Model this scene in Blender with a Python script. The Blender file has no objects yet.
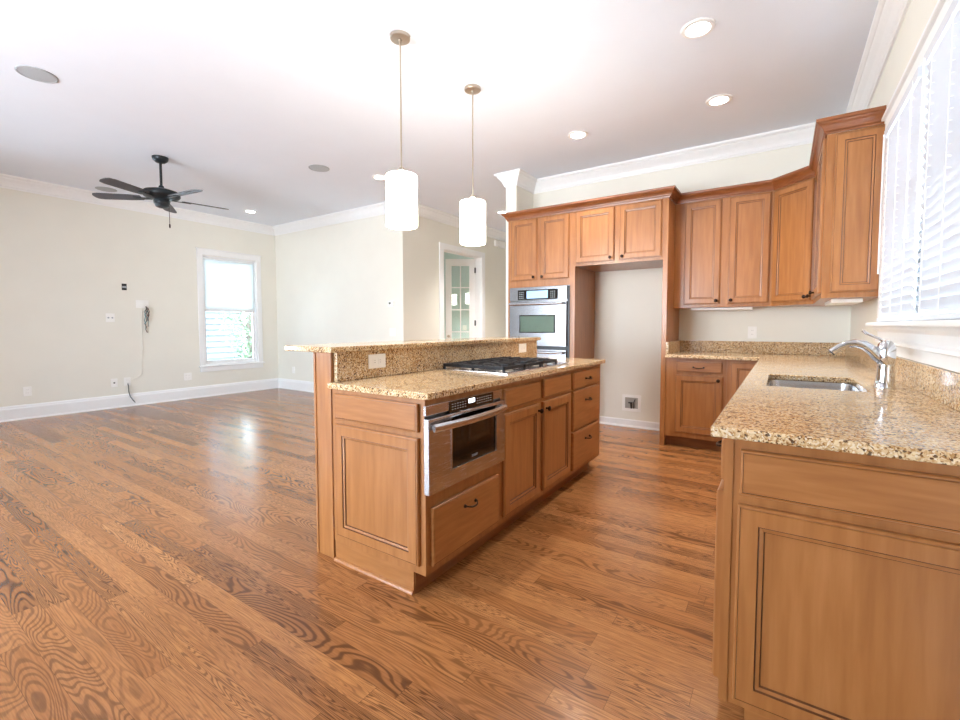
import bpy, bmesh, math, random
from mathutils import Matrix, Vector
random.seed(4)
PI = math.pi
SC = bpy.context.scene
COL = SC.collection

# ------------------------------------------------------------------ camera
yaw, pitch, roll = 0.59311, -0.05187, -0.00138
F = Vector((-math.sin(yaw)*math.cos(pitch), math.cos(yaw)*math.cos(pitch), math.sin(pitch)))
R0 = Vector((math.cos(yaw), math.sin(yaw), 0)); U0 = R0.cross(F)
Rv = math.cos(roll)*R0 + math.sin(roll)*U0
Uv = -math.sin(roll)*R0 + math.cos(roll)*U0
cd = bpy.data.cameras.new('camera'); cam = bpy.data.objects.new('camera', cd); COL.objects.link(cam)
cam.matrix_world = Matrix(((Rv.x, Uv.x, -F.x, 0), (Rv.y, Uv.y, -F.y, 0), (Rv.z, Uv.z, -F.z, 1.197), (0, 0, 0, 1)))
cd.sensor_width = 36; cd.lens = 449.9*36/960
cd.shift_x = 0.6/960; cd.shift_y = -10.86/960
cd.clip_start = 0.02; cd.clip_end = 200
SC.camera = cam

# ------------------------------------------------------------------ world, exposure
SC.view_settings.view_transform = 'Standard'; SC.view_settings.look = 'None'
SC.view_settings.gamma = 1; SC.view_settings.use_curve_mapping = False
SC.view_settings.exposure = 1.64
SKY = 13.0
wd = bpy.data.worlds.new('sky'); SC.world = wd; wd.use_nodes = True
wn = wd.node_tree.nodes; wl = wd.node_tree.links
bg = wn['Background']; bg.inputs['Strength'].default_value = SKY
tc = wn.new('ShaderNodeTexCoord'); sp = wn.new('ShaderNodeSeparateXYZ'); cr = wn.new('ShaderNodeValToRGB')
wl.new(tc.outputs['Generated'], sp.inputs[0]); wl.new(cr.outputs[0], bg.inputs['Color'])
mr = wn.new('ShaderNodeMapRange'); mr.inputs[1].default_value = -1; mr.inputs[2].default_value = 1; wl.new(sp.outputs['Z'], mr.inputs[0]); wl.new(mr.outputs[0], cr.inputs[0])
ce = cr.color_ramp.elements; ce.new(.49); ce.new(.51)
for k, (p_, c_) in enumerate(((0, (.76, .79, .84, 1)), (.49, (.83, .87, .92, 1)), (.51, (.79, .895, 1, 1)), (.9, (.54, .77, 1, 1)))): ce[k].position = p_; ce[k].color = c_   # glow below the horizon added as ground bounce, bright overcast sky above
SC.cycles.caustics_reflective = False; SC.cycles.caustics_refractive = False; SC.cycles.sample_clamp_indirect = 4; SC.cycles.blur_glossy = 1.0
CAN_W = 9.5       # power of one recessed lamp in the kitchen; those in the living room are dimmed
PEND_E = 11.0       # emission of a pendant shade

# portals that guide daylight through each window opening: (centre, size across, size up, direction into the room)
def portal(name, loc, sx, sz, n):
    l = bpy.data.lights.new(name, 'AREA'); l.shape = 'RECTANGLE'; l.size = sx; l.size_y = sz
    l.cycles.is_portal = True
    o = bpy.data.objects.new(name, l); COL.objects.link(o); o.location = loc
    o.rotation_euler = Vector(n).to_track_quat('-Z', 'Z').to_euler()
# ------------------------------------------------------------------ dimensions
LX, LY = -8.087, 5.025           # living room left wall, living room back wall
WX = -4.776                      # door wall
BY = 5.361                       # kitchen back wall
RX = 0.515                       # window wall
RY = -3.2                        # rear wall
HY = 8.6                         # end of the passage
CZ = 3.066
portal('daylight_portal_living', (LX-.16, 4.165, 1.46), .95, 1.85, (1, 0, 0))
portal('daylight_portal_living', (LX-.16, .62, 1.46), .95, 1.85, (1, 0, 0))
portal('daylight_portal_living', (LX-.16, -2.13, 1.46), .95, 1.85, (1, 0, 0))
portal('fill_portal_rear', (-4.85, RY-.16, 1.4), 1.0, 2.0, (0, 1, 0))
portal('fill_portal_rear', (-3.1, RY-.16, 1.27), 1.8, 2.34, (0, 1, 0))
portal('daylight_portal_sink', (RX+.17, 2.76, 1.8), 1.75, 1.1, (-1, 0, 0))

# ------------------------------------------------------------------ mesh builder
class MB:
    def __init__(s, M=None):
        s.v = []; s.f = []; s.mi = []; s.sm = []; s.M = M or Matrix()
    def add(s, verts, faces, mi=0, smooth=False):
        k = len(s.v); s.v += [s.M @ Vector(p) for p in verts]
        for i, f in enumerate(faces):
            s.f.append([k+j for j in f]); s.mi.append(mi[i] if isinstance(mi, list) else mi); s.sm.append(smooth)
        return s
    def box(s, x0, x1, y0, y1, z0, z1, mi=0, b=0):
        if b:
            bm = bmesh.new(); bmesh.ops.create_cube(bm, size=1)
            for v in bm.verts:
                v.co = Vector(((x0+x1)/2+v.co.x*(x1-x0), (y0+y1)/2+v.co.y*(y1-y0), (z0+z1)/2+v.co.z*(z1-z0)))
            bmesh.ops.bevel(bm, geom=bm.edges[:], offset=b, segments=2, affect='EDGES', profile=.5)
            bm.verts.index_update()
            s.add([v.co.copy() for v in bm.verts], [[v.index for v in f.verts] for f in bm.faces], mi)
            bm.free(); return s
        v = [(x, y, z) for z in (z0, z1) for y in (y0, y1) for x in (x0, x1)]
        return s.add(v, [(0, 2, 3, 1), (4, 5, 7, 6), (0, 1, 5, 4), (2, 6, 7, 3), (0, 4, 6, 2), (1, 3, 7, 5)], mi)
    def rings(s, rings, mi=0, cap0=True, cap1=True, smooth=False, capmi=None):
        n = len(rings[0]); v = [p for r in rings for p in r]; f = []; m = []
        for i in range(len(rings)-1):
            for j in range(n):
                f.append((i*n+j, i*n+(j+1) % n, (i+1)*n+(j+1) % n, (i+1)*n+j)); m.append(mi[i] if isinstance(mi, list) else mi)
        last = m[-1] if capmi is None else capmi
        if cap0: f.append(tuple(range(n-1, -1, -1))); m.append(m[0])
        if cap1: f.append(tuple(range((len(rings)-1)*n, len(rings)*n))); m.append(last)
        return s.add(v, f, m, smooth)
    def lathe(s, prof, c=(0, 0, 0), n=28, mi=0, axis='z', caps=(True, True), smooth=True):
        rs = []
        for r, h in prof:
            ring = []
            for i in range(n):
                a = 2*PI*i/n; p = (r*math.cos(a), r*math.sin(a), h)
                if axis == 'x': p = (p[2], p[0], p[1])
                if axis == 'y': p = (p[1], p[2], p[0])
                ring.append((c[0]+p[0], c[1]+p[1], c[2]+p[2]))
            rs.append(ring)
        return s.rings(rs, mi, caps[0], caps[1], smooth)
    def tube(s, pts, r, n=10, mi=0, smooth=True, flat=1.0):
        pts = [Vector(p) for p in pts]; rs = []; rr = r if isinstance(r, (list, tuple)) else [r]*len(pts)
        up = Vector((0, 0, 1)); d0 = (pts[1]-pts[0]).normalized()
        if abs(d0.dot(up)) > .95: up = Vector((0, 1, 0))
        a = d0.cross(up).normalized()
        for i, p in enumerate(pts):
            d = (pts[min(i+1, len(pts)-1)]-pts[max(i-1, 0)]).normalized()
            a = (a - d*a.dot(d)).normalized(); b = d.cross(a)
            rs.append([p + rr[i]*(math.cos(2*PI*k/n)*a + flat*math.sin(2*PI*k/n)*b) for k in range(n)])
        return s.rings(rs, mi, True, True, smooth)
    def prism(s, poly, z0, z1, mi=0):
        n = len(poly)
        return s.rings([[(x, y, z0) for x, y in poly], [(x, y, z1) for x, y in poly]], mi)
    def sweep(s, path, prof, closed=False, mi=0):
        """profile points are (offset to the right of the path, height)"""
        P = [Vector(p) for p in path]; n = len(P); rs = []
        for i in range(n):
            dn = (P[(i+1) % n]-P[i]).normalized() if (closed or i < n-1) else None
            dp = (P[i]-P[i-1]).normalized() if (closed or i > 0) else None
            if dn is None: dn = dp
            if dp is None: dp = dn
            n0 = Vector((dp.y, -dp.x)); n1 = Vector((dn.y, -dn.x)); m = (n0+n1)/(1+n0.dot(n1))
            rs.append([(P[i].x+m.x*o, P[i].y+m.y*o, z) for o, z in prof])
        if closed: rs.append(rs[0])
        return s.rings(rs, mi, not closed, not closed)
    def grid(s, us, vs, w0, w1, hole, plane='xy', mi=0):
        """slab from cells of us x vs, except where hole(u, v) is true at the cell centre"""
        pt = {'xy': lambda u, v, w: (u, v, w), 'xz': lambda u, v, w: (u, w, v), 'yz': lambda u, v, w: (w, u, v)}[plane]
        nu, nv = len(us), len(vs); ver = []
        for w in (w0, w1):
            for v in vs:
                for u in us: ver.append(pt(u, v, w))
        ix = lambda i, j, k: k*nu*nv + j*nu + i
        on = lambda i, j: 0 <= i < nu-1 and 0 <= j < nv-1 and not hole((us[i]+us[i+1])/2, (vs[j]+vs[j+1])/2)
        f = []
        for i in range(nu-1):
            for j in range(nv-1):
                if not on(i, j): continue
                a, b, c, d = (i, j), (i+1, j), (i+1, j+1), (i, j+1)
                f.append([ix(*q, 0) for q in (d, c, b, a)]); f.append([ix(*q, 1) for q in (a, b, c, d)])
                for p, q, ni, nj in ((a, b, i, j-1), (b, c, i+1, j), (c, d, i, j+1), (d, a, i-1, j)):
                    if not on(ni, nj): f.append([ix(*p, 0), ix(*q, 0), ix(*q, 1), ix(*p, 1)])
        used = sorted({k for q in f for k in q}); rm = {k: i for i, k in enumerate(used)}
        return s.add([ver[k] for k in used], [[rm[k] for k in q] for q in f], mi)

LOC = {}
def setprops(o, label=None, cat=None, group=None, kind=None):
    for k, v in (('label', label), ('category', cat), ('group', group), ('kind', kind)):
        if v: o[k] = v
    return o
def thing(name, label, cat, loc, group=None):
    o = bpy.data.objects.new(name, None); COL.objects.link(o); o.location = loc; o.empty_display_size = .1
    LOC[o.name] = Vector(loc); return setprops(o, label, cat, group)
def obj(name, mb, mats, parent=None, bevel=0, label=None, cat=None, group=None, kind=None):
    if not isinstance(mats, (list, tuple)): mats = [mats]
    if parent is not None: off = LOC[parent.name]
    else:
        xs = [p.x for p in mb.v]; ys = [p.y for p in mb.v]
        off = Vector(((min(xs)+max(xs))/2, (min(ys)+max(ys))/2, min(p.z for p in mb.v)))
    me = bpy.data.meshes.new(name); me.from_pydata([tuple(p-off) for p in mb.v], [], mb.f)
    for m in mats: me.materials.append(m)
    me.polygons.foreach_set('material_index', mb.mi); me.polygons.foreach_set('use_smooth', mb.sm)
    bm = bmesh.new(); bm.from_mesh(me); bmesh.ops.recalc_face_normals(bm, faces=bm.faces); bm.to_mesh(me); bm.free()
    if any(mb.sm): me.set_sharp_from_angle(angle=math.radians(38))
    me.update()
    o = bpy.data.objects.new(name, me); COL.objects.link(o)
    if parent is not None: o.parent = parent
    else: o.location = off
    LOC[o.name] = off
    if bevel:
        b = o.modifiers.new('bevel', 'BEVEL'); b.width = bevel; b.segments = 2; b.limit_method = 'ANGLE'; b.angle_limit = math.radians(40)
    return setprops(o, label, cat, group, kind)
def struct(name, mb, m, bevel=0): return obj(name, mb, m, None, bevel, kind='structure')

# ------------------------------------------------------------------ materials
def srgb(r, g, b):
    f = lambda c: (c/255/12.92 if c/255 <= .04045 else ((c/255+.055)/1.055)**2.4)
    return (f(r), f(g), f(b), 1)
class NT:
    def __init__(s, name):
        s.m = bpy.data.materials.new(name); s.m.use_nodes = True; s.t = s.m.node_tree; s.n = s.t.nodes
        s.p = s.n['Principled BSDF']; s.out = s.n['Material Output']
    def new(s, t, **k):
        n = s.n.new(t)
        for a, b in k.items(): setattr(n, a, b)
        return n
    def ln(s, a, b): s.t.links.new(a, b)
    def math(s, op, a, b=None, c=None, clamp=False):
        n = s.new('ShaderNodeMath', operation=op); n.use_clamp = clamp
        for i, x in enumerate((a, b, c)):
            if x is None: continue
            if isinstance(x, (int, float)): n.inputs[i].default_value = x
            else: s.ln(x, n.inputs[i])
        return n.outputs[0]
    def mix(s, f, a, b, blend='MIX'):
        n = s.new('ShaderNodeMix', data_type='RGBA', blend_type=blend)
        for i, x in ((0, f), (6, a), (7, b)):
            if isinstance(x, (int, float)): n.inputs[i].default_value = x
            elif isinstance(x, tuple): n.inputs[i].default_value = x
            else: s.ln(x, n.inputs[i])
        return n.outputs[2]
    def ramp(s, fac, stops):
        n = s.new('ShaderNodeValToRGB'); e = n.color_ramp.elements
        while len(e) < len(stops): e.new(.5)
        for i, (p, c) in enumerate(stops):
            e[i].position = p; e[i].color = c if isinstance(c, tuple) else (c, c, c, 1)
        s.ln(fac, n.inputs[0]); return n.outputs[0]
    def coord(s, scale=(1, 1, 1), world=True):
        if world: o = s.new('ShaderNodeNewGeometry').outputs['Position']
        else: o = s.new('ShaderNodeTexCoord').outputs['Object']
        m = s.new('ShaderNodeMapping'); m.inputs['Scale'].default_value = scale; s.ln(o, m.inputs[0]); return m.outputs[0]
    def noise(s, vec, scale=5, detail=4, rough=.5, dist=0):
        n = s.new('ShaderNodeTexNoise'); n.inputs['Scale'].default_value = scale; n.inputs['Detail'].default_value = detail
        n.inputs['Roughness'].default_value = rough; n.inputs['Distortion'].default_value = dist
        s.ln(vec, n.inputs['Vector']); return n.outputs['Fac']
    def set(s, **k):
        for a, b in k.items(): s.p.inputs[a.replace('_', ' ')].default_value = b
        return s
    def bump(s, h, strength=.1, dist=.01):
        n = s.new('ShaderNodeBump'); n.inputs['Strength'].default_value = strength; n.inputs['Distance'].default_value = dist
        s.ln(h, n.inputs['Height']); s.ln(n.outputs[0], s.p.inputs['Normal'])
def plain(name, col, rough=.5, metal=0, var=.04, scale=20, coat=0, bump=0, **kw):
    t = NT(name); c = t.coord((1, 1, 1)); n = t.noise(c, scale, 3)
    dark = tuple(x*(1-var) for x in col[:3])+(1,); lite = tuple(min(1, x*(1+var)) for x in col[:3])+(1,)
    t.ln(t.ramp(n, [(.3, dark), (.7, lite)]), t.p.inputs['Base Color'])
    t.set(Roughness=rough, Metallic=metal, Coat_Weight=coat, **kw)
    if bump: t.bump(t.noise(c, scale*8, 2), bump, .002)
    return t.m
def wood(name, scale, c1, c2, c3):
    t = NT(name); c = t.coord(scale)
    n = t.noise(c, 2.2, 5, .5, .2); big = t.noise(t.coord((1, 1, 1)), 2.2, 3)
    col = t.ramp(n, [(.2, c1), (.5, c2), (.8, c3)])
    col = t.mix(.45, col, t.ramp(big, [(.3, (.80, .78, .76, 1)), (.7, (1.0, 1.0, 1.0, 1))]), 'MULTIPLY')
    t.ln(col, t.p.inputs['Base Color']); t.set(Roughness=.34, Coat_Weight=.25, Coat_Roughness=.2)
    return t.m
WC = (srgb(146, 92, 47), srgb(163, 106, 57), srgb(177, 120, 70))
M_wood = wood('maple_vertical', (16, 16, 1.4), *WC)
M_woodh = wood('maple_horizontal', (2.2, 2.2, 22), *WC)
M_glaze = plain('maple_glaze', srgb(96, 54, 28), .4, var=.15)
M_dwood = wood('maple_crown', (5, 5, 30), srgb(118, 66, 32), srgb(138, 80, 42), srgb(152, 94, 52))
M_toe = wood('maple_toe', (2.2, 2.2, 22), srgb(120, 72, 38), srgb(142, 90, 50), srgb(160, 105, 62))
M_wall = plain('cream_paint', srgb(234, 232, 221), .65, var=.012, scale=3, bump=.03)
M_teal = plain('pale_teal_paint', srgb(206, 224, 221), .65, var=.012, scale=3)
M_ceil = plain('white_ceiling_paint', srgb(234, 240, 250), .75, var=.008, scale=3)
M_trim = plain('white_trim_paint', srgb(242, 243, 243), .38, var=.01)
M_plate = plain('white_plastic', srgb(246, 245, 240), .35, var=.01)
M_grille = plain('speaker_grille', srgb(172, 176, 180), .6, var=.06, scale=400)
M_bronze = plain('dark_bronze', srgb(48, 32, 24), .32, .75, .15, 60)
M_black = plain('black_enamel', srgb(22, 22, 24), .3, .1, .2, 30)
M_iron = plain('cast_iron', srgb(34, 34, 37), .55, .2, .2, 120, bump=.2)
M_blackglass = plain('black_glass', srgb(10, 10, 12), .05, 0, .1, coat=.5)
M_ovenglass = plain('mirrored_oven_glass', (.50, .76, .70, 1), .06, 1, .02)
M_chrome = plain('chrome', srgb(226, 228, 232), .07, 1, .02)
M_nickel = plain('brushed_nickel', srgb(196, 186, 172), .3, 1, .06, 150)
M_fan = plain('fan_dark_metal', srgb(40, 46, 50), .4, .4, .15, 40)
M_blade = plain('fan_blade_dark', srgb(70, 70, 76), .5, 0, .15, 12)
M_slat = NT('blind_slat'); M_slat.set(Base_Color=srgb(216, 221, 228), Roughness=.5)
_tr = M_slat.new('ShaderNodeBsdfTranslucent'); _tr.inputs[0].default_value = (.92, .95, 1, 1)
_mx = M_slat.new('ShaderNodeMixShader'); _mx.inputs[0].default_value = .006
M_slat.ln(M_slat.p.outputs[0], _mx.inputs[1]); M_slat.ln(_tr.outputs[0], _mx.inputs[2]); M_slat.ln(_mx.outputs[0], M_slat.out.inputs[0]); M_slat = M_slat.m
M_pale = plain('pale_cord', srgb(238, 236, 226), .7)
M_slot = plain('outlet_slot', srgb(120, 116, 110), .6)
M_cord = plain('white_cord', srgb(238, 236, 230), .7)
M_wire1 = plain('wire_teal', srgb(70, 120, 130), .5); M_wire2 = plain('wire_brown', srgb(130, 84, 60), .5); M_wire3 = plain('wire_grey', srgb(150, 150, 150), .5)
def steel(name, scale, k=1.0):
    t = NT(name); n = t.noise(t.coord(scale), 4, 5)
    t.ln(t.ramp(n, [(.3, srgb(192*k, 192*k, 195*k)), (.7, srgb(206*k, 206*k, 209*k))]), t.p.inputs['Base Color'])
    t.set(Metallic=1, Roughness=.26); t.ln(t.ramp(n, [(.3, .22), (.7, .28)]), t.p.inputs['Roughness']); return t.m
M_steel = steel('stainless_steel', (2, 2, 400)); M_steelv = steel('stainless_steel_vertical', (300, 300, 2), .74)
def emit(name, col, st):
    t = NT(name); t.set(Base_Color=col, Emission_Color=col, Emission_Strength=st, Roughness=.4); return t.m
M_lens = emit('lamp_lens', (1, .95, .87, 1), 14)
M_display = emit('lit_display', (.75, .88, 1, 1), 1.6)
M_shade = NT('frosted_glass_shade'); M_shade.set(Base_Color=(.95, .92, .86, 1), Emission_Strength=PEND_E, Roughness=.3)
_lw = M_shade.new('ShaderNodeLayerWeight'); _lw.inputs[0].default_value = .35
M_shade.ln(M_shade.ramp(_lw.outputs['Facing'], [(.3, (1, .96, .88, 1)), (1, (.62, .56, .45, 1))]), M_shade.p.inputs['Emission Color']); M_shade = M_shade.m
def glass(name, tint, g):
    t = NT(name); t.n.remove(t.p)
    tr = t.new('ShaderNodeBsdfTransparent'); tr.inputs[0].default_value = tint
    gl = t.new('ShaderNodeBsdfGlossy'); gl.inputs['Roughness'].default_value = .02
    fr = t.new('ShaderNodeFresnel'); fr.inputs[0].default_value = 1.45; mx = t.new('ShaderNodeMixShader')
    t.ln(t.math('MULTIPLY', fr.outputs[0], g), mx.inputs[0]); t.ln(tr.outputs[0], mx.inputs[1]); t.ln(gl.outputs[0], mx.inputs[2]); t.ln(mx.outputs[0], t.out.inputs[0])
    return t.m
M_glass = glass('window_glass', (.97, .985, 1, 1), 1.0)
M_dglass = glass('door_glass', (.93, .965, .955, 1), 1.2)
# roller shade: white cloth that lets daylight through
_s = NT('shade_cloth'); _s.set(Base_Color=srgb(250, 250, 248), Roughness=.8)
_t = _s.new('ShaderNodeBsdfTranslucent'); _t.inputs[0].default_value = (.95, .95, .93, 1); _m = _s.new('ShaderNodeMixShader'); _m.inputs[0].default_value = .85
_s.ln(_s.p.outputs[0], _m.inputs[1]); _s.ln(_t.outputs[0], _m.inputs[2]); _s.ln(_m.outputs[0], _s.out.inputs[0]); M_cloth = _s.m

def granite():
    t = NT('granite'); pos = t.new('ShaderNodeNewGeometry').outputs['Position']
    nz = t.new('ShaderNodeTexNoise'); nz.inputs['Scale'].default_value = 55; nz.inputs['Detail'].default_value = 3; t.ln(pos, nz.inputs['Vector'])
    ad = t.new('ShaderNodeVectorMath', operation='MULTIPLY_ADD'); t.ln(nz.outputs['Color'], ad.inputs[0]); ad.inputs[1].default_value = (.014, .014, .014); t.ln(pos, ad.inputs[2])
    def cells(sc):
        v = t.new('ShaderNodeTexVoronoi'); v.inputs['Scale'].default_value = sc; t.ln(ad.outputs[0], v.inputs['Vector'])
        sp = t.new('ShaderNodeSeparateColor'); t.ln(v.outputs['Color'], sp.inputs[0]); return sp.outputs[0]
    big = t.noise(pos, 7, 4, .6, .6)
    a = t.math('ADD', cells(235), t.math('MULTIPLY_ADD', big, .7, -.35)); b = cells(150)
    col = t.ramp(a, [(.02, srgb(96, 66, 42)), (.14, srgb(150, 106, 62)), (.32, srgb(184, 142, 94)), (.55, srgb(203, 168, 122)), (.80, srgb(214, 188, 150)), (.97, srgb(226, 212, 188))])
    col = t.mix(t.ramp(b, [(.80, 0.0), (.83, .75)]), col, srgb(228, 206, 166))
    col = t.mix(t.ramp(b, [(.075, .85), (.09, 0.0)]), col, srgb(72, 50, 38))
    t.ln(col, t.p.inputs['Base Color']); t.set(Roughness=.13, Specular_IOR_Level=.55); return t.m
M_granite = granite()

def floor_mat():
    t = NT('oak_strip_floor'); W = .083; Lp = 1.15
    pos = t.new('ShaderNodeNewGeometry').outputs['Position']; s = t.new('ShaderNodeSeparateXYZ'); t.ln(pos, s.inputs[0]); X, Y = s.outputs[0], s.outputs[1]
    yr = t.math('DIVIDE', Y, W); row = t.math('FLOOR', yr); fy = t.math('FRACT', yr)
    w1 = t.new('ShaderNodeTexWhiteNoise', noise_dimensions='1D'); t.ln(row, w1.inputs['W'])
    xo = t.math('DIVIDE', t.math('ADD', X, t.math('MULTIPLY', w1.outputs['Value'], 9.0)), Lp)
    seg = t.math('FLOOR', xo); fx = t.math('FRACT', xo)
    w2 = t.new('ShaderNodeTexWhiteNoise', noise_dimensions='2D'); cv = t.new('ShaderNodeCombineXYZ'); t.ln(row, cv.inputs[0]); t.ln(seg, cv.inputs[1]); t.ln(cv.outputs[0], w2.inputs['Vector'])
    rs = t.new('ShaderNodeSeparateColor'); t.ln(w2.outputs['Color'], rs.inputs[0]); r1, r2, r3 = rs.outputs
    # contour lines of a stretched noise give the cathedral figure of flat sawn oak
    gy = t.math('ADD', 4.0, t.math('MULTIPLY', t.math('GREATER_THAN', r2, .43), 12.0))
    gv = t.new('ShaderNodeCombineXYZ'); t.ln(t.math('MULTIPLY', X, .85), gv.inputs[0]); t.ln(t.math('MULTIPLY', Y, gy), gv.inputs[1]); t.ln(t.math('MULTIPLY', r1, 60.0), gv.inputs[2])
    n = t.noise(gv.outputs[0], 1.7, 1.5, .42, .2)
    fine = t.new('ShaderNodeCombineXYZ'); t.ln(t.math('MULTIPLY', X, 9.0), fine.inputs[0]); t.ln(t.math('MULTIPLY', Y, 170.0), fine.inputs[1]); t.ln(t.math('MULTIPLY', r3, 30.0), fine.inputs[2])
    fn = t.noise(fine.outputs[0], 1.0, 3, .6)
    ph = t.math('ADD', t.math('MULTIPLY', n, 175.0), t.math('MULTIPLY', fn, .9))
    sn = t.math('MULTIPLY_ADD', t.math('SINE', ph), .5, .5)
    grain = t.ramp(sn, [(0.0, 1.0), (.2, .85), (.42, .25), (.66, 0.0)])
    base = t.mix(r2, srgb(158, 103, 58), srgb(190, 131, 79))
    base = t.mix(t.math('MULTIPLY', t.math('GREATER_THAN', r3, .86), .45), base, srgb(114, 68, 36))
    base = t.mix(t.ramp(fn, [(.38, .42), (.6, 0.0)]), base, srgb(110, 66, 35))
    gs = t.math('MULTIPLY', grain, t.math('MULTIPLY_ADD', r3, .5, .31), clamp=True)
    col = t.mix(gs, base, srgb(66, 35, 16))
    seam = t.math('MAXIMUM', t.math('LESS_THAN', fy, .018), t.math('LESS_THAN', fx, .0016))
    col = t.mix(t.math('MULTIPLY', seam, .55), col, srgb(60, 32, 16))
    t.ln(col, t.p.inputs['Base Color'])
    t.ln(t.math('MULTIPLY_ADD', grain, .06, .20), t.p.inputs['Roughness']); t.set(Coat_Weight=.0, Specular_IOR_Level=.5)
    return t.m
M_floor = floor_mat()

# ------------------------------------------------------------------ room shell
mb = MB(); mb.box(LX-.15, RX+.15, RY-.15, HY+.15, -.12, 0); struct('floor', mb, M_floor)
mb = MB(); mb.box(LX-.15, RX+.15, RY-.15, HY+.15, CZ, CZ+.12); struct('ceiling', mb, M_ceil)
def wall(name, plane, us, holes, w0, w1, m, z1=CZ):
    uu = sorted({us[0], us[1]} | {h[0] for h in holes} | {h[1] for h in holes})
    vv = sorted({0.0, z1} | {h[2] for h in holes} | {h[3] for h in holes})
    mb = MB(); mb.grid(uu, vv, w0, w1, lambda u, v: any(h[0] < u < h[1] and h[2] < v < h[3] for h in holes), plane)
    return struct(name, mb, m)
WIN1 = (3.70, 4.63, .53, 2.385); WIN2 = (.155, 1.085, .53, 2.385); FILL_WIN3 = (-2.6, -1.67, .53, 2.385)  # the last opening is out of view, added to light the room
FILL_R1 = (-5.35, -4.35, .40, 2.40); FILL_R3 = (-4.0, -2.2, .1, 2.45)  # unseen rear openings, placed and sized for the light they let in
SINKW = (1.87, 3.63, 1.19, 2.36)
wall('wall_left', 'yz', (RY, LY+.14), [WIN1, WIN2, FILL_WIN3], LX-.15, LX, M_wall)
wall('wall_back', 'xz', (LX, WX-.14), [], LY, LY+.14, M_wall)
wall('wall_passage', 'yz', (LY, HY), [(5.99, 7.15, 0, 2.495)], WX-.14, WX, M_wall)
wall('wall_end', 'xz', (LX, RX), [], HY, HY+.15, M_wall)
wall('wall_kitchen', 'xz', (-2.757, RX), [], BY, BY+.15, M_wall)
wall('wall_wing', 'yz', (4.907, HY), [], -2.905, -2.757, M_wall)
wall('wall_right', 'yz', (RY, HY), [SINKW], RX, RX+.15, M_wall)
wall('wall_rear', 'xz', (LX, RX), [FILL_R1, FILL_R3], RY-.15, RY, M_wall)
wall('wall_study', 'yz', (LY+.14, HY), [], -7.0, -6.88, M_teal)
mb = MB(); mb.box(-6.88, WX-.14, HY-.02, HY, 0, CZ); struct('wall_study_far', mb, M_teal)
mb = MB(); mb.box(-6.88, WX-.14, LY+.14, LY+.16, 0, CZ); struct('wall_study_near', mb, M_teal)

outline = [(LX, RY), (LX, LY), (WX, LY), (WX, HY), (-2.905, HY), (-2.905, 4.907), (-2.757, 4.907), (-2.757, BY), (RX, BY), (RX, RY)]
crown = [(0, -.150), (.014, -.150), (.016, -.135), (.024, -.128), (.032, -.105), (.052, -.075), (.074, -.052), (.082, -.042), (.082, -.034), (.092, -.030), (.108, -.016), (.110, 0), (0, 0)]
mb = MB(); mb.sweep(outline, [(o, CZ+z) for o, z in crown], True); struct('trim_1', mb, M_trim)
base = [(0, 0), (.026, 0), (.026, .012), (.017, .022), (.017, .150), (.013, .160), (.011, .178), (.005, .190), (0, .190)]
mb = MB(); mb.sweep([(LX, RY), (LX, LY)], base); struct('baseboard_left', mb, M_trim)
mb = MB(); mb.sweep([(LX+.026, LY), (WX, LY), (WX, 5.87)], base); struct('baseboard_back', mb, M_trim)
mb = MB(); mb.sweep([(WX, 7.27), (WX, HY), (-2.905, HY), (-2.905, 4.907), (-2.757, 4.907)], base); struct('baseboard_passage', mb, M_trim)
mb = MB(); mb.sweep([(-1.91, BY), (-1.0, BY)], [(0, 0), (.02, 0), (.02, .012), (.012, .02), (.012, .08), (.006, .09), (0, .09)]); struct('baseboard_niche', mb, M_trim)
mb = MB(); mb.sweep([(RX, 1.4), (RX, RY), (LX+.026, RY)], base); struct('baseboard_right', mb, M_trim)

# ------------------------------------------------------------------ windows
def Mface(o, n):
    """local x runs to the viewer's right along a face, y into it, z up; n is the outward direction"""
    n = Vector((n[0], n[1], 0)).normalized(); r = (-n).cross(Vector((0, 0, 1)))
    return Matrix(((r.x, -n.x, 0, o[0]), (r.y, -n.y, 0, o[1]), (0, 0, 1, 0), (0, 0, 0, 1)))
def rect_frame(mb, x0, x1, z0, z1, w, y0, y1, mi=0, wb=None):
    mb.grid([x0, x0+w, x1-w, x1], [z0, z0+(wb or w), z1-w, z1], y0, y1, lambda u, v: x0+w < u < x1-w and z0+(wb or w) < v < z1-w, 'xz', mi)
NWIN = [0]
def sash_window(o, n, w, z0, z1, casing=True, stool=True):
    NWIN[0] += 1
    M = Mface(o, n); mb = MB(M); zm = (z0+z1)/2+.01
    rect_frame(mb, 0, w, z0, z1, .018, -.001, .15)                       # jamb
    rect_frame(mb, .018, w-.018, zm-.02, z1-.018, .034, .085, .115)      # upper sash
    rect_frame(mb, .018, w-.018, z0+.018, zm+.02, .034, .05, .08, 0, .06)   # lower sash
    if casing:
        c = .085
        for x0, x1 in ((-c, .004), (w-.004, w+c)): mb.box(x0, x1, -.02, 0, z0-.02, z1+.01, 0, .004)
        mb.box(-c, w+c, -.024, 0, z1+.008, z1+.10, 0, .004)
        mb.box(-c-.012, w+c+.012, -.034, 0, z1+.095, z1+.112, 0, .004)
    if stool:
        mb.box(-c-.02, w+c+.02, -.045, .05, z0-.022, z0, 0, .005); mb.box(-c, w+c, -.018, 0, z0-.105, z0-.02, 0, .004)
    f = struct('window_%d' % NWIN[0], mb, M_trim)
    g = MB(M); g.box(.05, w-.05, .098, .102, zm, z1-.05); g.box(.05, w-.05, .063, .067, z0+.07, zm)
    obj('glass', g, M_glass, f)
    return f
sash_window((LX, 3.70), (1, 0), .93, .53, 2.385)
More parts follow.
